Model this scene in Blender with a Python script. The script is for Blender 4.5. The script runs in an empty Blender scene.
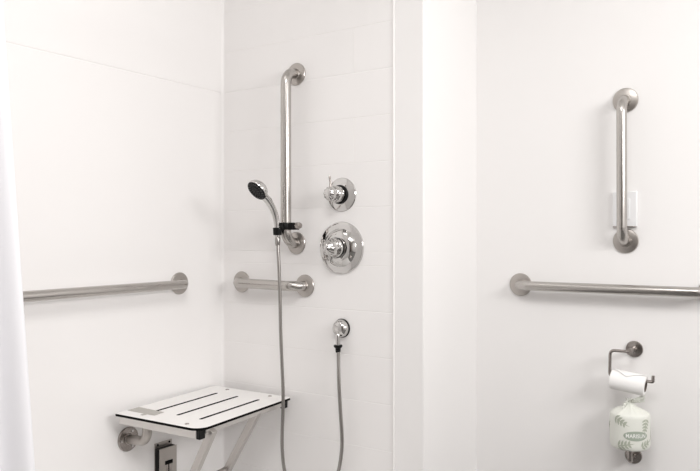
import bpy, bmesh, math, random
from mathutils import Vector, Matrix
V = Vector
PI = math.pi
random.seed(7)
C = bpy.context.scene.collection

# ------------------------------------------------------------------ materials
def mat(name, col, rough=.5, metal=0., bump=None, coat=0., spec=.5, rough_var=0., trans=0., ani=0.):
    m = bpy.data.materials.new(name); m.use_nodes = True
    nt = m.node_tree; b = nt.nodes['Principled BSDF']
    b.inputs['Base Color'].default_value = (*col, 1)
    b.inputs['Roughness'].default_value = rough
    b.inputs['Metallic'].default_value = metal
    b.inputs['Coat Weight'].default_value = coat
    b.inputs['Coat Roughness'].default_value = .12
    b.inputs['Specular IOR Level'].default_value = spec
    if trans: b.inputs['Transmission Weight'].default_value = trans
    tc = nt.nodes.new('ShaderNodeTexCoord')
    if bump:
        scale, strength, stretch = bump
        mp = nt.nodes.new('ShaderNodeMapping'); mp.inputs['Scale'].default_value = stretch
        n = nt.nodes.new('ShaderNodeTexNoise'); n.inputs['Scale'].default_value = scale; n.inputs['Detail'].default_value = 3
        bp = nt.nodes.new('ShaderNodeBump'); bp.inputs['Strength'].default_value = strength; bp.inputs['Distance'].default_value = .002
        nt.links.new(tc.outputs['Object'], mp.inputs['Vector']); nt.links.new(mp.outputs['Vector'], n.inputs['Vector'])
        nt.links.new(n.outputs['Fac'], bp.inputs['Height']); nt.links.new(bp.outputs['Normal'], b.inputs['Normal'])
    if rough_var:
        n2 = nt.nodes.new('ShaderNodeTexNoise'); n2.inputs['Scale'].default_value = 40; n2.inputs['Detail'].default_value = 2
        mr = nt.nodes.new('ShaderNodeMapRange')
        mr.inputs['To Min'].default_value = rough - rough_var; mr.inputs['To Max'].default_value = rough + rough_var
        nt.links.new(tc.outputs['Object'], n2.inputs['Vector']); nt.links.new(n2.outputs['Fac'], mr.inputs['Value'])
        nt.links.new(mr.outputs['Result'], b.inputs['Roughness'])
    return m

M = {}
M['surround'] = mat('glossy_white_surround', (.895, .876, .868), .32, spec=.4, rough_var=.03)
M['paint'] = mat('white_wall_paint', (.89, .875, .868), .55, bump=(260, .04, (1, 1, 1)), spec=.3)
M['ceiling'] = mat('ceiling_paint', (.88, .87, .85), .8)
M['steel'] = mat('brushed_stainless_steel', (.49, .468, .447), .27, 1., bump=(60, .008, (1, 1, 1)))
M['steel_flat'] = mat('satin_stainless_steel', (.46, .432, .408), .34, 1., bump=(60, .01, (1, 1, 1)))
M['leg_steel'] = mat('satin_leg_tube', (.55, .525, .505), .4, 1., bump=(60, .01, (1, 1, 1)))
M['aluminium'] = mat('pale_aluminium', (.68, .66, .64), .42, 1., bump=(60, .01, (1, 1, 1)))
M['steel_dark'] = mat('brushed_nickel', (.38, .35, .33), .25, 1., rough_var=.04)
M['chrome'] = mat('polished_chrome', (.60, .59, .58), .05, 1., rough_var=.02)
M['black'] = mat('black_plastic', (.005, .005, .005), .45, spec=.2, rough_var=.05)
M['slot'] = mat('black_core_edge', (.004, .0038, .0036), .8, spec=.1, rough_var=.05)
M['phenolic'] = mat('white_phenolic_panel', (.88, .865, .85), .4, bump=(400, .03, (1, 1, 1)))
M['tape'] = mat('grey_tape', (.46, .44, .41), .6, rough_var=.08)
M['hose'] = mat('metal_hose', (.36, .345, .33), .3, 1., rough_var=.03)
M['plate'] = mat('white_plastic_plate', (.86, .86, .87), .35, rough_var=.05)
M['curtain'] = mat('white_curtain_cloth', (.93, .925, .945), .8, bump=(900, .1, (1, 1, 1)))
nt = M['curtain'].node_tree; pb = nt.nodes['Principled BSDF']; tl = nt.nodes.new('ShaderNodeBsdfTranslucent'); mx = nt.nodes.new('ShaderNodeMixShader')
tl.inputs['Color'].default_value = (.93, .925, .95, 1); mx.inputs['Fac'].default_value = .3
nt.links.new(pb.outputs[0], mx.inputs[1]); nt.links.new(tl.outputs[0], mx.inputs[2]); nt.links.new(mx.outputs[0], nt.nodes['Material Output'].inputs['Surface'])
M['paper'] = mat('toilet_paper', (.92, .91, .90), .9, bump=(500, .25, (1, 1, 1)))
M['core'] = mat('cardboard_core', (.20, .17, .145), .9, rough_var=.05)
M['wrap'] = mat('printed_wrapper_paper', (.76, .77, .715), .6, bump=(55, .35, (1, 1, .4)))
M['leaf'] = mat('sage_green_print', (.43, .46, .38), .65, rough_var=.05)
M['badge'] = mat('green_badge_print', (.36, .41, .34), .65, rough_var=.05)
M['lettering'] = mat('white_lettering', (.86, .87, .84), .65, rough_var=.05)
M['rubber'] = mat('grey_rubber', (.10, .10, .10), .6, rough_var=.05)
M['pan'] = mat('white_shower_floor', (.80, .79, .78), .5, bump=(120, .15, (1, 1, 1)))
M['floor'] = mat('floor_vinyl', (.14, .135, .13), .5, bump=(30, .1, (1, 1, 1)))
M['front'] = mat('taupe_wall_paint', (.34, .315, .29), .6, bump=(200, .05, (1, 1, 1)))
M['door'] = mat('dark_brown_door', (.05, .035, .028), .45, bump=(8, .15, (8, 1, 1)))

# ------------------------------------------------------------------ helpers
def obj(name, bm, m, parent=None, smooth=True, angle=40, bevel=0):
    me = bpy.data.meshes.new(name)
    bmesh.ops.recalc_face_normals(bm, faces=bm.faces)
    bm.to_mesh(me); bm.free()
    for mm in (m if isinstance(m, (list, tuple)) else [m]): me.materials.append(mm)
    if smooth:
        me.polygons.foreach_set('use_smooth', [True]*len(me.polygons))
        me.set_sharp_from_angle(angle=math.radians(angle))
    o = bpy.data.objects.new(name, me); C.objects.link(o)
    if parent is not None:
        o.parent = parent
        o.matrix_parent_inverse = Matrix.Identity(4)
        root = parent
        while root.parent is not None: root = root.parent      # only the root carries a transform
        me.transform(root.matrix_basis.inverted())
    if bevel:
        md = o.modifiers.new('bevel', 'BEVEL'); md.width = bevel; md.segments = 3; md.limit_method = 'ANGLE'
        md.angle_limit = math.radians(35)
    return o

def thing(name, label, cat, loc, group=None):
    o = bpy.data.objects.new(name, None); C.objects.link(o)
    o.location = loc; o.empty_display_size = .05
    o.matrix_basis = Matrix.Translation(loc)
    return tag(o, label, cat, group)

def tag(o, label, cat, group=None):
    o['label'] = label; o['category'] = cat
    if group: o['group'] = group
    return o

def struct(name, bm, m, **k):
    o = obj(name, bm, m, **k); o['kind'] = 'structure'; return o

def add_box(bm, lo, hi, mi=0):
    lo, hi = V(lo), V(hi)
    vs = [bm.verts.new((x, y, z)) for x in (lo.x, hi.x) for y in (lo.y, hi.y) for z in (lo.z, hi.z)]
    for f in ((0, 1, 3, 2), (4, 6, 7, 5), (0, 4, 5, 1), (2, 3, 7, 6), (0, 2, 6, 4), (1, 5, 7, 3)):
        bm.faces.new([vs[i] for i in f]).material_index = mi
    return bm

def box(lo, hi): return add_box(bmesh.new(), lo, hi)

def fillet(pts, r, n=8):
    pts = [V(p) for p in pts]; out = [pts[0]]
    for i in range(1, len(pts)-1):
        a, b, c = pts[i-1], pts[i], pts[i+1]
        u, w = (a-b).normalized(), (c-b).normalized()
        rr = r[i-1] if isinstance(r, (list, tuple)) else r
        ang = u.angle(w); t = rr/math.tan(ang/2)
        p0, p1 = b+u*t, b+w*t
        cen = b+(u+w).normalized()*(rr/math.sin(ang/2))
        s0, s1 = p0-cen, p1-cen
        th = s0.angle(s1)
        for k in range(n+1):
            f = k/n
            out.append(cen+(s0*math.sin((1-f)*th)+s1*math.sin(f*th))/math.sin(th))
    out.append(pts[-1]); return out

def spline(pts, n=8):
    pts = [V(p) for p in pts]; out = []
    P = [2*pts[0]-pts[1]]+pts+[2*pts[-1]-pts[-2]]
    for i in range(1, len(P)-2):
        a, b, c, d = P[i-1:i+3]
        for k in range(n):
            t = k/n
            out.append(.5*((2*b)+(c-a)*t+(2*a-5*b+4*c-d)*t*t+(3*b-a-3*c+d)*t**3))
    out.append(pts[-1]); return out

def add_tube(bm, pts, r, seg=20, caps=True, mi=0):
    pts = [V(p) for p in pts]; rs = r if isinstance(r, (list, tuple)) else [r]*len(pts)
    T = []
    for i in range(len(pts)):
        t = (pts[min(i+1, len(pts)-1)]-pts[max(i-1, 0)]).normalized(); T.append(t)
    up = V((0, 0, 1)) if abs(T[0].z) < .9 else V((1, 0, 0))
    N = (up-T[0]*up.dot(T[0])).normalized(); rings = []
    for i, p in enumerate(pts):
        N = (N-T[i]*N.dot(T[i])).normalized(); B = T[i].cross(N)
        rings.append([bm.verts.new(p+(N*math.cos(2*PI*k/seg)+B*math.sin(2*PI*k/seg))*rs[i]) for k in range(seg)])
    for a, b in zip(rings, rings[1:]):
        for k in range(seg):
            bm.faces.new((a[k], a[(k+1) % seg], b[(k+1) % seg], b[k])).material_index = mi
    if caps:
        bm.faces.new(rings[0][::-1]).material_index = mi; bm.faces.new(rings[-1]).material_index = mi
    return bm

def tube(pts, r, seg=20): return add_tube(bmesh.new(), pts, r, seg)

def frame_of(n):
    n = V(n).normalized(); up = V((0, 0, 1)) if abs(n.z) < .95 else V((0, 1, 0))
    u = up.cross(n).normalized(); return u, n.cross(u), n

def add_lathe(bm, o, n, prof, seg=48, mi=0, scallop=None):
    """prof: list of (radius, height along n)."""
    u, w, n = frame_of(n); o = V(o); rings = []
    for r, h in prof:
        if r < 1e-6: rings.append([bm.verts.new(o+n*h)]); continue
        ring = []
        for k in range(seg):
            a = 2*PI*k/seg; rr = r
            if scallop: rr = r*(1-scallop[1]*(.5-.5*math.cos(scallop[0]*a)))
            ring.append(bm.verts.new(o+n*h+(u*math.cos(a)+w*math.sin(a))*rr))
        rings.append(ring)
    for a, b in zip(rings, rings[1:]):
        for k in range(seg):
            k2 = (k+1) % seg
            if len(a) == 1 and len(b) == 1: continue
            if len(a) == 1: f = bm.faces.new((a[0], b[k], b[k2]))
            elif len(b) == 1: f = bm.faces.new((a[k], a[k2], b[0]))
            else: f = bm.faces.new((a[k], a[k2], b[k2], b[k]))
            f.material_index = mi
    return bm

def lathe(o, n, prof, seg=48, scallop=None): return add_lathe(bmesh.new(), o, n, prof, seg, 0, scallop)

# ------------------------------------------------------------------ the room
XR, YT = .8836, .406          # outer corner of the shower wall, and the toilet wall
H = 2.5

def add_tiles(bm, origin, u, n, rows, joints, x0, x1, gap=.0016, depth=.0009, seam=.0036):
    """moulded tile pattern: each tile a raised face with sloping sides."""
    origin, u, n = V(origin), V(u), V(n); z = V((0, 0, 1))
    for i, (z0, z1) in enumerate(rows):
        g0, g1 = (seam if abs(z0-1.5905) < .001 else gap), (seam if abs(z1-1.5905) < .001 else gap)
        xs = [x0]+[x for x in joints[i] if x0 < x < x1]+[x1]
        for a, b in zip(xs, xs[1:]):
            ga, gb = (0 if a == x0 else gap*.5), (0 if b == x1 else gap*.5)
            o4 = [bm.verts.new(origin+u*x+z*zz-n*depth) for x, zz in ((a, z0), (b, z0), (b, z1), (a, z1))]
            i4 = [bm.verts.new(origin+u*x+z*zz) for x, zz in ((a+ga, z0+g0), (b-gb, z0+g0), (b-gb, z1-g1), (a+ga, z1-g1))]
            bm.faces.new(i4)
            for k in range(4): bm.faces.new((o4[k], o4[(k+1) % 4], i4[(k+1) % 4], i4[k]))

low = [.015, .168, .321, .475, .628, .780, .933]
up_ = [.979, 1.132, 1.2835, 1.437, 1.5905]
top = [1.5905, 1.745, 1.9, 2.05]
zs = low+up_+top[1:]
rows = list(zip(zs, zs[1:]))
def joints_for(off):
    out = []
    for i, (a, b) in enumerate(rows):
        if b-a < .1: out.append([]); continue
        out.append([.0035+.3048*2] if 1.28 < a < 1.29 or 1.59 < a < 1.6 else [])
    return out
bm = bmesh.new()
add_tiles(bm, (0, 0, 0), (1, 0, 0), (0, -1, 0), rows, joints_for(.3048), .012, .772)
# coved inner corner of the surround
n = 8; cr = .012; prev = None
for k in range(n+1):
    a = PI/2*k/n
    p = V((cr-cr*math.sin(a), -cr+cr*math.cos(a), 0))
    cur = (bm.verts.new((p.x, p.y, .015)), bm.verts.new((p.x, p.y, 2.05)))
    if prev: bm.faces.new((prev[0], cur[0], cur[1], prev[1]))
    prev = cur
struct('wall_back', bm, M['surround'], angle=12)
struct('wall_back_core', add_box(box((-.1, .002, 0), (.772, .5, H)), (-.1, -.0, 2.05), (.772, .0019, H)), M['paint'], smooth=False)
bm = bmesh.new()
add_tiles(bm, (0, 0, 0), (0, -1, 0), (1, 0, 0), [(.015, 1.5905), (1.5905, 2.05)], [[], []], .012, 1.55, seam=.0038, depth=.0016)
struct('wall_left', bm, M['surround'], angle=12)
struct('wall_left_core', add_box(box((-.1, -1.55, 0), (-.002, .002, H)), (-.0019, -1.55, 2.05), (0, 0, H)), M['paint'], smooth=False)
bm = bmesh.new(); add_box(bm, (.772, 0, 0), (XR, YT+.1, H))
struct('wall_return', bm, M['paint'], bevel=.005)
struct('wall_right', box((XR-.05, YT, 0), (3.3, YT+.1, H)), M['paint'], smooth=False)
# half-round bead closing the surround edge
struct('trim_1', tube([(.772, -.0005, .0), (.772, -.0005, 2.06)], .0036, 16), M['surround'])
struct('trim_2', tube([(.0, .0, 2.052), (.772, -.0, 2.052)], .0045, 12), M['surround'])
struct('floor', box((-.1, -3.3, -.1), (3.3, .5, 0)), M['floor'], smooth=False)
struct('floor_shower', box((0, -1.55, -.002), (XR, 0, .004)), M['pan'], smooth=False)
struct('ceiling', box((-.1, -3.3, H), (3.3, .5, H+.1)), M['ceiling'], smooth=False)
struct('wall_shower_front', box((-.1, -1.67, 0), (XR, -1.55, H)), M['paint'], smooth=False)
struct('wall_hall', box((.78, -3.3, 0), (XR, -1.67, H)), M['paint'], smooth=False)
struct('wall_front', box((.78, -3.3, 0), (3.3, -3.2, H)), M['front'], smooth=False)
struct('wall_far_right', box((3.2, -3.3, 0), (3.3, .5, H)), M['paint'], smooth=False)
struct('door_1', box((1.15, -3.2, 0), (2.35, -3.16, 2.05)), M['door'], smooth=False, bevel=.004)
struct('baseboard_right', box((XR, YT-.012, 0), (3.2, YT, .1)), M['paint'], smooth=False)

# ------------------------------------------------------------------ grab bars
FL = [(0, 0), (.0395, 0), (.0402, .0015), (.0402, .004), (.0385, .0065), (.034, .0078), (.0225, .0092), (.0195, .0095), (.018, .0125), (.016, .0128)]
def grab_bar(p0, p1, nrm, label, r=.016, off=.054, bend=.046):
    p0, p1, nrm = V(p0), V(p1), V(nrm)
    t = thing('grab_bar', label, 'grab bar', p0, 'brushed steel grab bars')
    pts = fillet([p0+nrm*.004, p0+nrm*off, p1+nrm*off, p1+nrm*.004], bend, 10)
    # keep long straights well divided so the sweep stays smooth
    obj('bar', tube(pts, r, 28), M['steel'], t, angle=60)
    for p in (p0, p1):
        f = obj('mounting_flange', lathe(p, nrm, FL, 56), M['steel_flat'], t, angle=28)
    return t

grab_bar((0, -.225, .8625), (0, -1.139, .858), (1, 0, 0), 'long horizontal steel grab bar on the left shower wall running behind the curtain')
grab_bar((.366, 0, 1.6175), (.3665, 0, 1.009), (0, -1, 0), 'tall upright steel grab bar in the shower carrying the hand shower', r=.0185, off=.062)
grab_bar((.1015, 0, .860), (.406, 0, .8565), (0, -1, 0), 'short horizontal steel grab bar behind the shower hose', r=.0180, off=.052, bend=.047)
grab_bar((1.4085, YT, 1.4755), (1.4095, YT, 1.0175), (0, -1, 0), 'upright steel grab bar in front of the white wall plate')
grab_bar((1.0535, YT, .8625), (1.663, YT, .8625), (0, -1, 0), 'horizontal steel grab bar above the toilet paper holder, cut by the right edge')

# ------------------------------------------------------------------ diverter valve (small) and mixing valve (large)
def valve_small(c):
    c = V(c); n = V((0, -1, 0))
    t = thing('diverter_valve', 'small round chrome valve with thin upright lever, above the large round one', 'shower valve', c)
    obj('escutcheon', lathe(c, n, [(0, 0), (.0585, 0), (.0588, .002), (.057, .0048), (.052, .0068), (.045, .0085), (.036, .011), (.030, .012), (0, .012)], 64), M['chrome'], t, angle=30)
    obj('gasket', lathe(c, n, [(.033, .0115), (.033, .0165), (.031, .019), (0, .019)], 48), M['black'], t)
    obj('sleeve', lathe(c, n, [(.0275, .017), (.0285, .019), (.0285, .045), (.027, .050), (.0235, .053), (0, .053)], 56), M['chrome'], t, angle=35)
    h = obj('handle', lathe(c, n, [(.021, .052), (.022, .055), (.024, .060), (.0245, .072), (.022, .080), (.016, .0855), (.008, .088), (0, .0885)], 72, scallop=(10, .10)), M['chrome'], t, angle=50)
    b = add_tube(bmesh.new(), [c+n*.068+V((0, 0, .018)), c+n*.068+V((-.0005, 0, .038)), c+n*.070+V((-.002, 0, .056)), c+n*.071+V((-.003, 0, .060))], [.0042, .0032, .0038, .0022], 16)
    obj('lever', b, M['steel_dark'], h)
    return t
def valve_large(c):
    c = V(c); n = V((0, -1, 0))
    t = thing('mixing_valve', 'large round chrome shower mixing valve with protruding knob', 'shower valve', c)
    obj('escutcheon', lathe(c, n, [(0, 0), (.090, 0), (.0905, .003), (.0885, .007), (.082, .0095), (.070, .0105), (.066, .0115), (.062, .016), (.055, .022), (.046, .0265), (.038, .028), (0, .028)], 72), M['chrome'], t, angle=30)
    obj('sleeve', lathe(c, n, [(.0335, .0275), (.034, .030), (.034, .047), (.032, .050), (0, .050)], 56), M['chrome'], t, angle=35)
    obj('sleeve_ring', lathe(c, n, [(.0345, .034), (.0355, .036), (.0355, .040), (.0345, .042)], 56), M['black'], t)
    h = obj('handle', lathe(c, n, [(.027, .049), (.0305, .053), (.0315, .060), (.030, .070), (.0255, .080), (.019, .089), (.012, .095), (.006, .098), (0, .0985)], 96, scallop=(8, .12)), M['chrome'], t, angle=60)
    b = bmesh.new()                       # stubby pointer on the rim of the knob
    add_tube(b, [c+n*.062+V((0, 0, -.022)), c+n*.064+V((-.002, 0, -.040)), c+n*.064+V((-.003, 0, -.050))], [.008, .0062, .003], 16)
    obj('lever', b, M['chrome'], h)
    for s in (-1, 1):
        obj('screw', lathe(c+V((s*.052, -.021, -.030)), n, [(.0045, 0), (.0045, .003), (.0035, .0042), (0, .0046)], 20), M['steel_dark'], t)
    return t
valve_small((.565, 0, 1.1765))
valve_large((.5645, 0, .9935))

# ------------------------------------------------------------------ wall outlet for the hose
oc = V((.566, 0, .7165)); n = V((0, -1, 0))
t = thing('hose_outlet', 'domed chrome wall outlet with black rim feeding the shower hose', 'water outlet', oc)
obj('gasket', lathe(oc, n, [(0, 0), (.0325, 0), (.0328, .004), (.031, .007), (0, .007)], 48), M['black'], t)
obj('dome', lathe(oc, n, [(.0305, .006), (.0305, .010), (.0285, .018), (.0240, .0245), (.017, .029), (.008, .0313), (0, .0318)], 56), M['chrome'], t, angle=50)
obj('elbow', tube(fillet([oc+n*.010+V((.0, 0, -.010)), oc+n*.027+V((0, 0, -.022)), oc+n*.027+V((.001, 0, -.058))], .008), .0080, 24), M['chrome'], t, angle=50)
obj('collar', lathe(oc+n*.027+V((.001, 0, -.054)), (0, 0, -1), [(.0088, 0), (.0148, .001), (.0148, .007), (.0105, .0115), (.0088, .012)], 24), M['black'], t)

# ------------------------------------------------------------------ hand shower in its holder, and the hose
hp = spline([(.3585, -.098, 1.030), (.358, -.100, 1.060), (.357, -.106, 1.098), (.354, -.121, 1.132), (.350, -.141, 1.157), (.347, -.160, 1.174)], 6)
fc, fn = V((.345, -.192, 1.1885)), V((-.14, -.76, -.63)).normalized()
t = thing('hand_shower', 'chrome hand shower with round black spray face', 'hand shower', (.3585, -.098, 1.030))
nh = len(hp)
obj('handle', tube(hp, [.0095+.0045*(i/(nh-1))**1.3 for i in range(nh)], 24), M['chrome'], t, angle=60)
obj('head', lathe(fc, -fn, [(.0372, -.002), (.0385, .001), (.038, .008), (.034, .017), (.027, .024), (.018, .029), (.008, .031), (0, .0315)], 56), M['chrome'], t, angle=60)
f = obj('spray_face', lathe(fc, fn, [(.0365, -.002), (.0365, .0015), (.0345, .0035), (.022, .0042), (.021, .0032), (.0195, .0032), (.0185, .0045), (0, .0052)], 56), M['black'], t, angle=30)
u, w, _ = frame_of(fn); b = bmesh.new()
for rad, k in ((.0085, 6), (.0155, 11), (.0255, 16), (.031, 20)):
    for i in range(k):
        a = 2*PI*i/k
        add_lathe(b, fc+fn*.0025+(u*math.cos(a)+w*math.sin(a))*rad, fn, [(.0013, 0), (.0013, .0035), (.0006, .0042), (0, .0042)], 8)
obj('nozzles', b, M['rubber'], f)
obj('thumb_switch', tube([V((.3475, -.1445, 1.1765)), V((.352, -.130, 1.160)), V((.3545, -.121, 1.147))], [.004, .006, .004], 16), M['black'], t)

hc = V((.3655, -.062, 1.0685))
t = thing('shower_holder', 'black clamp holder with side knob on the tall upright grab bar', 'shower holder', hc)
b = lathe(hc+V((0, 0, -.0125)), (0, 0, 1), [(.0187, 0), (.0275, 0), (.029, .003), (.029, .022), (.0275, .025), (.0187, .025), (.0187, 0)], 36)
add_box(b, hc+V((.0195, -.016, -.0125)), hc+V((.048, .016, .0125)))
obj('clamp', b, M['black'], t, angle=35)
obj('knob', lathe(hc+V((.0475, -.002, .002)), (1, 0, 0), [(0, 0), (.010, 0), (.012, .002), (.0115, .016), (.009, .0215), (0, .0225)], 30, scallop=(8, .12)), M['steel_dark'], t, angle=40)
b = box(hc+V((-.014, -.0335, -.014)), hc+V((.012, -.0205, .010)))
obj('arm', b, M['black'], t, bevel=.003)
b = lathe(V((.3585, -.0985, 1.037)), (0, 0, 1), [(.0103, 0), (.0145, 0), (.0155, .010), (.0165, .026), (.0125, .026), (.0103, 0)], 32)
obj('cradle', b, M['black'], t, angle=35)

hose_pts = [(.3585, -.098, 1.034), (.361, -.099, 1.0), (.367, -.1, .915), (.3715, -.1, .80), (.374, -.1, .70), (.380, -.1, .585), (.3845, -.1, .50), (.3845, -.1, .43), (.381, -.1, .35), (.3815, -.1, .289),
            (.391, -.099, .218), (.417, -.092, .140), (.462, -.078, .092), (.51, -.062, .095), (.552, -.05, .150), (.579, -.042, .236), (.5905, -.04, .303), (.592, -.04, .361), (.585, -.039, .444), (.578, -.038, .545), (.571, -.030, .62), (.567, -.027, .660)]
t = thing('shower_hose', 'long flexible metal hose looping between hand shower and wall outlet', 'hose', hose_pts[0])
pts = spline(hose_pts, 40)
# even steps so the ribs read as a spiral-wound hose
even = [pts[0]]; acc = 0
for a, b_ in zip(pts, pts[1:]):
    L = (b_-a).length
    while acc+L >= .002:
        a = a.lerp(b_, (.002-acc)/L); even.append(a.copy()); L = (b_-a).length; acc = 0
    acc += L
obj('tubing', tube(even, [.0065 if i % 2 else .0056 for i in range(len(even))], 12), M['hose'], t, angle=80)
obj('coupling_nut', lathe(V((.3592, -.0983, 1.030)), (0, 0, -1), [(.0085, 0), (.0098, .002), (.0092, .022), (.0075, .028), (.0065, .030)], 24), M['hose'], t)
obj('end_sleeve', lathe(V((.5672, -.0272, .6515)), (0, 0, -1), [(.0065, 0), (.0092, .002), (.0088, .012), (.0068, .016)], 24), M['black'], t)

# ------------------------------------------------------------------ folding shower seat
SO = V((.2091, -.2811, .458)); yaw = .0878; tyx = -.0167; tyy = .0016
ex = V((math.cos(yaw), math.sin(yaw), tyx)); ey = V((-math.sin(yaw), math.cos(yaw), tyy))
def S(x, y, z=0.): return SO+ex*x+ey*y+V((0, 0, z))
HW, HL = .173, .2435
t = thing('shower_bench', 'fold-down white slatted shower seat with black edges on steel legs', 'shower seat', (SO.x, SO.y, 0))
def rrect(hx, hy, rads, n=8):
    pts = []
    for (sx, sy, a0), r in zip(((1, 1, 0), (-1, 1, 90), (-1, -1, 180), (1, -1, 270)), rads):
        cx, cy = sx*(hx-r), sy*(hy-r)
        for k in range(n+1):
            a = math.radians(a0+90*k/n); pts.append((cx+r*math.cos(a), cy+r*math.sin(a)))
    return pts
def slotpath(cx, hl, hw, n=6):
    pts = []
    for s, a0 in ((1, 0), (-1, 180)):
        for k in range(n+1):
            a = math.radians(a0+180*k/n); pts.append((cx+hw*math.cos(a), s*(hl-hw)+hw*math.sin(a)))
    return pts
outer = [(x-.009 if x < 0 else x, y) for x, y in rrect(HW, HL+.003, (.016, .006, .004, .042))]
holes = [slotpath(cx, .157, .0062) for cx in (-.0944, 0, .0944)]
TH = .0078
def seat_board():
    bm = bmesh.new(); loops = {}
    for zz in (0, -TH):
        edges = []
        for lp in [outer]+holes:
            vs = [bm.verts.new(S(x, y, zz)) for x, y in lp]; loops.setdefault(zz, []).append(vs)
            edges += [bm.edges.new((vs[i], vs[(i+1) % len(vs)])) for i in range(len(vs))]
        bmesh.ops.triangle_fill(bm, use_beauty=True, use_dissolve=False, edges=edges)
    for A, B in zip(loops[0], loops[-TH]):
        for i in range(len(A)):
            j = (i+1) % len(A)
            bm.faces.new((A[i], A[j], B[j], B[i])).material_index = 1
    return bm
obj('seat_board', seat_board(), [M['phenolic'], M['slot']], t, smooth=False)
for x, y in ((.0972, -.2182), (.0972, .2182), (-.0972, .2182)):
    obj('screw', lathe(S(x, y, .0), (0, 0, 1), [(.0072, 0), (.0068, .0016), (.003, .0018), (.0025, .001), (0, .001)], 24), M['steel_dark'], t, angle=30)
# grey tape stuck over the near back corner
b = bmesh.new()
tp = [(-.178, -.197), (-.178, -.1465), (-.060, -.152), (-.0575, -.198), (-.0860, -.199), (-.0890, -.2173), (-.1000, -.2173), (-.1020, -.198)]
va = [b.verts.new(S(x, y, .0002)) for x, y in tp]; vb = [b.verts.new(S(x, y, .0010)) for x, y in tp]
b.faces.new(vb); b.faces.new(va[::-1])
for i in range(len(tp)): b.faces.new((va[i], va[(i+1) % len(tp)], vb[(i+1) % len(tp)], vb[i]))
o = obj('tape_patch', b, M['tape'], t, smooth=False); o['label'] = 'grey tape patch on the seat corner'
def bar(p, q, w, h, side):
    """rectangular bar from p to q; w along side, h along the third axis."""
    p, q = V(p), V(q); d = (q-p).normalized(); s = V(side); s = (s-d*s.dot(d)).normalized(); k = d.cross(s)
    bm = bmesh.new(); vs = []
    for e in (p, q):
        vs.append([bm.verts.new(e+s*a*w/2+k*c*h/2) for a, c in ((1, 1), (-1, 1), (-1, -1), (1, -1))])
    for i in range(4): bm.faces.new((vs[0][i], vs[0][(i+1) % 4], vs[1][(i+1) % 4], vs[1][i]))
    bm.faces.new(vs[0][::-1]); bm.faces.new(vs[1]); return bm
zr = -TH-.0135
for yy in (-HL+.020, HL-.022):
    obj('frame_rail', bar(S(-HW-.002, yy, zr), S(HW-.024, yy, zr), .024, .027, ey), M['aluminium'], t, bevel=.002)
    obj('end_cap', bar(S(HW-.024, yy, zr), S(HW-.009, yy, zr), .0250, .0285, ey), M['black'], t, bevel=.002)
obj('front_rail', bar(S(HW-.0180, -HL+.034, -TH-.008), S(HW-.0180, HL-.036, -TH-.008), .025, .016, ex), M['aluminium'], t, bevel=.002)
obj('back_rail', bar(S(-HW+.020, -HL+.033, -TH-.010), S(-HW+.020, HL-.035, -TH-.010), .025, .018, ex), M['steel_flat'], t, bevel=.002)
# two slanting legs, their cross bar and feet
def leg(yt, top_, low_):
    a = V((top_[0], yt, top_[1])); c = V((low_[0], yt, low_[1])); d = (c-a)/(c.z-a.z)
    foot = a+d*(.012-a.z)
    l = obj('leg', bar(a, foot, .021, .024, (0, 1, 0)), M['leg_steel'], t, bevel=.002)
    obj('foot', lathe(V((foot.x, foot.y, .004)), (0, 0, 1), [(0, 0), (.019, 0), (.019, .006), (.015, .016), (0, .018)], 24), M['black'], l)
    return a, d
a1, d1 = leg(-.452, (.3975, .441), (.3225, .3040))
a2, d2 = leg(-.212, (.3645, .441), (.2345, .2335))
zc = .223
obj('cross_bar', bar(a1+d1*(zc-a1.z), a2+d2*(zc+.0-a2.z), .026, .014, (0, 0, 1)), M['leg_steel'], t, bevel=.002)
# wall hinge: round flange, tube out of the wall and elbow up to the frame
for yy, zz in ((-.4535, .3505), (-.085, .3505)):
    p = V((0, yy, zz))
    h = obj('hinge_post', tube(fillet([p+V((.006, 0, 0)), p+V((.098, .0, .006)), p+V((.100, .0, .075))], .034, 10), .0155, 24), M['steel_flat'], t, angle=60)
    obj('wall_flange', lathe(p, (1, 0, 0), [(0, 0), (.0405, 0), (.041, .002), (.041, .005), (.0385, .007), (.019, .0075), (.0185, .011), (.0155, .012)], 48), M['steel_dark'], h, angle=30)
    for k in range(3):
        a = math.radians(60+120*k)
        obj('screw', lathe(p+V((.0065, .029*math.cos(a), .029*math.sin(a))), (1, 0, 0), [(.0055, 0), (.005, .0022), (0, .003)], 16), M['chrome'], h)

# ------------------------------------------------------------------ steel box on the wall under the seat
t = thing('wall_box', 'small stainless steel box with cut-out, fixed to the left wall below the shower seat', 'steel box', (0, -.30, .2))
b = box((0, -.3395, .07), (.003, -.2612, .3065)); obj('back_plate', b, M['steel_flat'], t, bevel=.001)
bx0, by0, by1, bz0, bz1 = .003, -.3395, -.2612, .085, .2905
# front sheet; core painted black for shade and dark reflection on its sides
b = box((bx0, by0+.001, bz0+.002), (bx0+.024, by1-.001, bz1-.002)); obj('core', b, M['black'], t)
b = bmesh.new()
add_box(b, (bx0+.0225, by0, bz0), (bx0+.0255, by1, bz1))
obj('cover', b, M['steel_flat'], t, bevel=.0015)
b = bmesh.new()
add_box(b, (bx0+.0255, -.3150, .2310), (bx0+.0268, -.281, .2440)); add_box(b, (bx0+.0255, -.3090, .185), (bx0+.0263, -.286, .2305), 1)
add_box(b, (bx0+.0255, -.3010, .185), (bx0+.0268, -.297, .2310))
obj('keyhole', b, [M['slot'], M['steel_dark']], t, smooth=False)
for yy in (-.326, -.273):
    obj('screw', lathe((.003, yy, .2995), (1, 0, 0), [(.0042, 0), (.0038, .0018), (0, .0024)], 16), M['black'], t)

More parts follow.
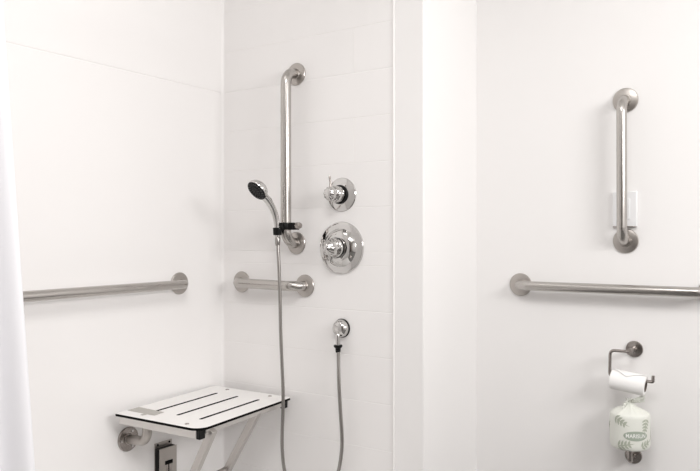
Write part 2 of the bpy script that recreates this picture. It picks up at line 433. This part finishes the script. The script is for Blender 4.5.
# ------------------------------------------------------------------ wall plate behind the upright bar
t = thing('wall_plate', 'white rectangular wall plate behind the upright grab bar on the right wall', 'wall plate', (1.404, YT, 1.12))
obj('cover', box((1.3695, YT-.010, 1.064), (1.4455, YT, 1.179)), M['plate'], t, bevel=.003)
obj('rocker', box((1.3905, YT-.0125, 1.088), (1.4245, YT-.009, 1.155)), M['plate'], t, bevel=.0015)
obj('plate_shadow', box((1.3715, YT-.015, 1.0625), (1.4435, YT-.0, 1.0655)), M['steel_dark'], t, bevel=.0008)  # dark strip standing in for the shadow under the plate

# ------------------------------------------------------------------ toilet paper holder, roll, second holder and wrapped spare roll
YA = .336
ROSE = [(0, 0), (.0255, 0), (.0265, .0015), (.0265, .006), (.0255, .0075), (.011, .0085), (.0085, .0095), (.0085, .012)]
p = V((1.4365, YT, .668))
t = thing('paper_holder', 'brushed nickel open-arm toilet paper holder below the horizontal grab bar', 'toilet paper holder', p)
obj('wall_rose', lathe(p, (0, -1, 0), ROSE, 44), M['steel_dark'], t, angle=30)
obj('post', tube([p+V((0, -.008, 0)), p+V((0, -.074, 0))], .0095, 24), M['steel_dark'], t)
obj('arm', tube(fillet([(1.4365, YA, .668), (1.3775, YA, .668), (1.3755, YA, .585), (1.506, YA, .580), (1.5065, YA, .600)], [.014, .012, .0045], 8), .0050, 16), M['steel_dark'], t, angle=60)

ax = V((1.4845, YA, .5645))-V((1.3805, YA, .5765)); L = ax.length; ax.normalize()
rc = V((1.3805, YA, .5765)); R = .0308; ri = .0180
t = thing('toilet_roll', 'small white toilet roll with folded pointed flap on the open holder', 'toilet roll', rc)
obj('paper', lathe(rc, ax, [(ri, 0), (R-.002, 0), (R, .002), (R, L-.002), (R-.002, L), (ri, L), (ri, 0)], 56), M['paper'], t, angle=40)
obj('core', lathe(rc, ax, [(ri-.0012, .001), (ri+.0002, .001), (ri+.0002, L+.0008), (ri-.0012, L+.0008), (ri-.0012, .001)], 40), M['core'], t)
# folded flap: a triangle wrapped on the drum, point towards the room
b = bmesh.new(); dn = V((0, -1, 0)); dz = ax.cross(dn).normalized()
if dz.z < 0: dz = -dz
G = 16
def drum(s, a, dr): # s along axis, a angle from top towards the front
    return rc+ax*s+(dz*math.cos(a)+dn*math.sin(a))*(R+dr)
rowsv = []
for i in range(G+1):
    f = i/G; a = -.75+f*1.60; hw0 = L*.5-.001; k = 1 if a < -.1 else max(0., 1-(a+.1)/.96)
    cx = L*(.5-.03*f)
    rowsv.append([drum(cx+(j/8-.5)*2*hw0*k, a, .0012+.0022*max(0, f-.4)*(1 if abs(j-4) < 4 else 1)) for j in range(9)])
vr = [[b.verts.new(q) for q in r_] for r_ in rowsv]
for r0, r1 in zip(vr, vr[1:]):
    for j in range(8): b.faces.new((r0[j], r0[j+1], r1[j+1], r1[j]))
bmesh.ops.remove_doubles(b, verts=b.verts, dist=1e-5)
o = obj('folded_flap', b, M['paper'], t, angle=60)
md = o.modifiers.new('thick', 'SOLIDIFY'); md.thickness = .0014; md.offset = 1

p = V((1.4335, YT, .3240))
t = thing('spare_roll_holder', 'brushed nickel upright post holder under the wrapped spare roll', 'toilet paper holder', p)
obj('wall_rose', lathe(p, (0, -1, 0), ROSE, 44), M['steel_dark'], t, angle=30)
obj('post', tube(fillet([p+V((0, -.008, 0)), p+V((.0055, -.076, 0)), p+V((.0055, -.076, .150))], .012, 8), .0075, 20), M['steel_dark'], t, angle=60)
obj('support_disc', lathe(p+V((.0055, -.076, .0410)), (0, 0, 1), [(0, 0), (.020, 0), (.020, .003), (0, .003)], 28), M['steel_dark'], t)

pc = V((1.439, .330, .3690))
t = thing('wrapped_roll', 'spare toilet roll wrapped in leaf-printed paper with a twisted top', 'wrapped toilet roll', pc)
az0 = math.atan2(-2.0252-pc.y, 1.9695-pc.x)
PR = [(.030, 0), (.050, .0005), (.0565, .004), (.0590, .012), (.0600, .030), (.0605, .060), (.0600, .090), (.0592, .104), (.0575, .109), (.0500, .1145), (.0400, .1195), (.0280, .125), (.0180, .130), (.0120, .136), (.0095, .141)]
def pr_r(h):
    for (r0, h0), (r1, h1) in zip(PR, PR[1:]):
        if h0 <= h <= h1: return r0+(r1-r0)*(h-h0)/max(1e-9, h1-h0)
    return PR[-1][0]
def pleat(a, h):
    k = max(0., min(1., (h-.107)/.034))
    return (1+.10*k*math.sin(9*a+1)+.07*k*math.sin(17*a))*(1+.006*math.sin(5*a+h*40)+.004*math.sin(11*a-h*90))
def wpt(a, h, dr=0.):
    r = pr_r(h)*pleat(a, h)+dr
    return pc+V((math.cos(az0+a)*r, math.sin(az0+a)*r, h))
b = bmesh.new(); seg = 120; hs = []
for (r0, h0), (r1, h1) in zip(PR, PR[1:]):
    hs += [h0+(h1-h0)*k/3 for k in range(3)]
hs.append(PR[-1][1])
rg = [[b.verts.new(wpt(2*PI*k/seg, h)) for k in range(seg)] for h in hs]
for r0, r1 in zip(rg, rg[1:]):
    for k in range(seg): b.faces.new((r0[k], r0[(k+1) % seg], r1[(k+1) % seg], r1[k]))
b.faces.new(rg[0][::-1]); b.faces.new(rg[-1])
# printed leaves: lobed sprigs lying on the wrapper surface
def blade(bm, a0, h0, ang, ln, wd, mi=1, dr=.0004, nn=10):
    ca, sa = math.cos(ang), math.sin(ang); rowsb = []
    for i in range(nn+1):
        s = i/nn; w_ = wd*math.sin(PI*s**.8)
        r_ = []
        for v in (-1, 0, 1):
            x, y = s*ln*ca-v*w_*sa, s*ln*sa+v*w_*ca
            r_.append(bm.verts.new(wpt(a0+x/.060, min(.138, max(.001, h0+y)), dr)))
        rowsb.append(r_)
    for r0, r1 in zip(rowsb, rowsb[1:]):
        for j in (0, 1): bm.faces.new((r0[j], r0[j+1], r1[j+1], r1[j])).material_index = mi
def sprig(a0, h0, ang, n_=4, ln=.020, sc=1.):
    for i in range(n_):
        s = i*.0105*sc; x, y = s*math.cos(ang), s*math.sin(ang)
        for sd in (-1, 1):
            blade(b, a0+x/.060, h0+y, ang+sd*.95, ln*sc*(1-.12*i), .0032*sc)
    blade(b, a0, h0, ang, .052*sc, .0022*sc)
sprig(-.78, .100, -.45); sprig(-.62, .014, .25, 4, .021, 1.05); sprig(.88, .100, -1.75, 4, .020, .95)
sprig(.62, .016, .45, 3, .018); sprig(-1.9, .05, .7); sprig(2.0, .08, -1.); sprig(2.9, .03, .8); sprig(-2.5, .09, -.4); sprig(1.55, .03, 1.2)
obj('wrapper', b, [M['wrap'], M['leaf']], t, angle=60)
# oval badge with white lettering, bent round the roll
ba, bh = .30, .0500
b = bmesh.new(); nn = 40
def bp(x, y, dr): return wpt(ba+x/.060, bh+y, dr)
cen = b.verts.new(bp(0, 0, .0008)); prev = None; rings = []
for q in (.35, .7, 1.):
    rings.append([b.verts.new(bp(.0370*q*math.cos(2*PI*k/nn), .0150*q*math.sin(2*PI*k/nn), .0008)) for k in range(nn)])
for k in range(nn): b.faces.new((cen, rings[0][k], rings[0][(k+1) % nn]))
for r0, r1 in zip(rings, rings[1:]):
    for k in range(nn): b.faces.new((r0[k], r0[(k+1) % nn], r1[(k+1) % nn], r1[k]))
cu = bpy.data.curves.new('lettering', 'FONT'); cu.body = 'MARISUN'; cu.size = .0150; cu.align_x = 'CENTER'; cu.align_y = 'CENTER'; cu.resolution_u = 4; cu.offset = .0003
to = bpy.data.objects.new('lettering', cu); C.objects.link(to)
bpy.context.view_layer.update()
me = to.evaluated_get(bpy.context.evaluated_depsgraph_get()).to_mesh()
tb = bmesh.new(); tb.from_mesh(me)
bmesh.ops.triangulate(tb, faces=tb.faces)
bmesh.ops.subdivide_edges(tb, edges=[e for e in tb.edges if e.calc_length() > .003], cuts=2)
bmesh.ops.triangulate(tb, faces=tb.faces)
mp = {}
for v in tb.verts: mp[v] = b.verts.new(bp(v.co.x*.96, v.co.y*1.15, .0014))
for f_ in tb.faces:
    try: b.faces.new([mp[v] for v in f_.verts]).material_index = 1
    except ValueError: pass
tb.free(); to.evaluated_get(bpy.context.evaluated_depsgraph_get()).to_mesh_clear()
bpy.data.objects.remove(to); bpy.data.curves.remove(cu)
o = obj('badge', b, [M['badge'], M['lettering']], t, smooth=False); o['label'] = 'green oval badge with white lettering'
# twisted end of the wrapper: a small knot with flaring crumpled ears
b = bmesh.new(); ktop = pc+V((0, 0, .138))
cam_r = V((-math.sin(az0), math.cos(az0), 0))      # to the right as seen from the room
add_tube(b, spline([ktop+V((0, 0, -.006)), ktop+V((0, 0, .002)), ktop+cam_r*.004+V((0, 0, .008))], 4), [.0105, .0095, .009, .0085, .008, .0075, .008, .0085, .009], 14)
def ear(base, d1_, d2_, ln, w0, w1, ph):
    d1_, d2_ = V(d1_).normalized(), V(d2_); rr = []
    up = d1_.cross(d2_).normalized()
    for i in range(9):
        f = i/8; w_ = w0+(w1-w0)*f
        rr.append([b.verts.new(base+d1_*ln*f+d2_*(j/8-.5)*2*w_+up*(.0035*f+.001)*math.sin(j*1.6+ph+f*2)+V((0, 0, -.006*f*f))) for j in range(9)])
    for r0, r1 in zip(rr, rr[1:]):
        for j in range(8): b.faces.new((r0[j], r0[j+1], r1[j+1], r1[j]))
front = V((math.cos(az0), math.sin(az0), 0))
ear(ktop+V((0, 0, .003)), cam_r*.9+V((0, 0, .5)), front*.6+V((0, 0, .8)), .050, .007, .017, .3)
ear(ktop+V((0, 0, .002)), cam_r*.35+front*.5+V((0, 0, .45)), cam_r*.8-V((0, 0, .3)), .034, .008, .020, 1.7)
ear(ktop+V((0, 0, .0)), -cam_r*.55+front*.6+V((0, 0, .12)), cam_r*.4+V((0, 0, .9)), .028, .006, .012, 2.6)
ear(ktop+V((0, 0, .002)), -front*.8+V((0, 0, .4)), cam_r, .026, .007, .013, .9)
o = obj('twisted_end', b, M['wrap'], t, angle=70)
md = o.modifiers.new('thick', 'SOLIDIFY'); md.thickness = .0008

# ------------------------------------------------------------------ shower curtain at the left edge of the view
b = bmesh.new(); NU, NZ = 120, 40; g = []
for i in range(NZ+1):
    z = .04+(2.02-.04)*i/NZ; f = 1-i/NZ
    lead = -1.466+.142*f
    r_ = []
    for j in range(NU+1):
        s = j/NU
        y = lead-s*(.14+.05*f)
        x = .905+(.013+.004*f)*math.cos(s*3.6*PI)+.003*math.sin(s*19*(1+.1*math.sin(z*1.3)))
        r_.append(b.verts.new((x, y, z)))
    g.append(r_)
for r0, r1 in zip(g, g[1:]):
    for j in range(NU): b.faces.new((r0[j], r0[j+1], r1[j+1], r1[j]))
o = obj('shower_curtain', b, M['curtain'], None, angle=80)
md = o.modifiers.new('thick', 'SOLIDIFY'); md.thickness = .0012
tag(o, 'white shower curtain gathered at the far left edge of the picture', 'curtain')
struct('trim_3', tube([(.905, -1.55, 2.03), (.905, YT, 2.06)], .0125, 16), M['steel'])   # curtain rod, above the frame

# ------------------------------------------------------------------ camera
cd = bpy.data.cameras.new('camera'); cam = bpy.data.objects.new('camera', cd); C.objects.link(cam)
cam.location = (1.9695, -2.0252, 1.0272); cam.rotation_euler = (PI/2, 0, .5952)
cd.sensor_width = 36; cd.lens = 36*714/700; cd.shift_y = 2.5/700; cd.clip_start = .02
bpy.context.scene.camera = cam

# ------------------------------------------------------------------ light: ceiling lamp and the light over the wash basin
def area(name, loc, rot, sx, sy, power, col):
    l = bpy.data.lights.new(name, 'AREA'); l.shape = 'RECTANGLE'; l.size = sx; l.size_y = sy; l.energy = power; l.color = col
    o = bpy.data.objects.new(name, l); C.objects.link(o); o.location = loc; o.rotation_euler = rot; return o
area('ceiling_lamp', (1.75, -1.75, H-.03), (0, 0, 0), 1.0, .8, 21, (1, .988, .975))
area('basin_lamp', (3.15, -.85, 1.65), (0, math.radians(84), 0), .5, 1.1, 20, (1, .988, .978))
area('shower_fill', (.46, -1.0, H-.03), (0, 0, 0), .5, .5, 1.15, (1, .988, .975))  # added fill to brighten the shower walls, not a known fixture
w = bpy.data.worlds.new('world'); bpy.context.scene.world = w; w.use_nodes = True
w.node_tree.nodes['Background'].inputs['Color'].default_value = (.9, .95, 1, 1)
w.node_tree.nodes['Background'].inputs['Strength'].default_value = .3

vs = bpy.context.scene.view_settings
vs.view_transform = 'Standard'; vs.look = 'None'; vs.gamma = 1; vs.exposure = 0.57
vs.use_curve_mapping = False
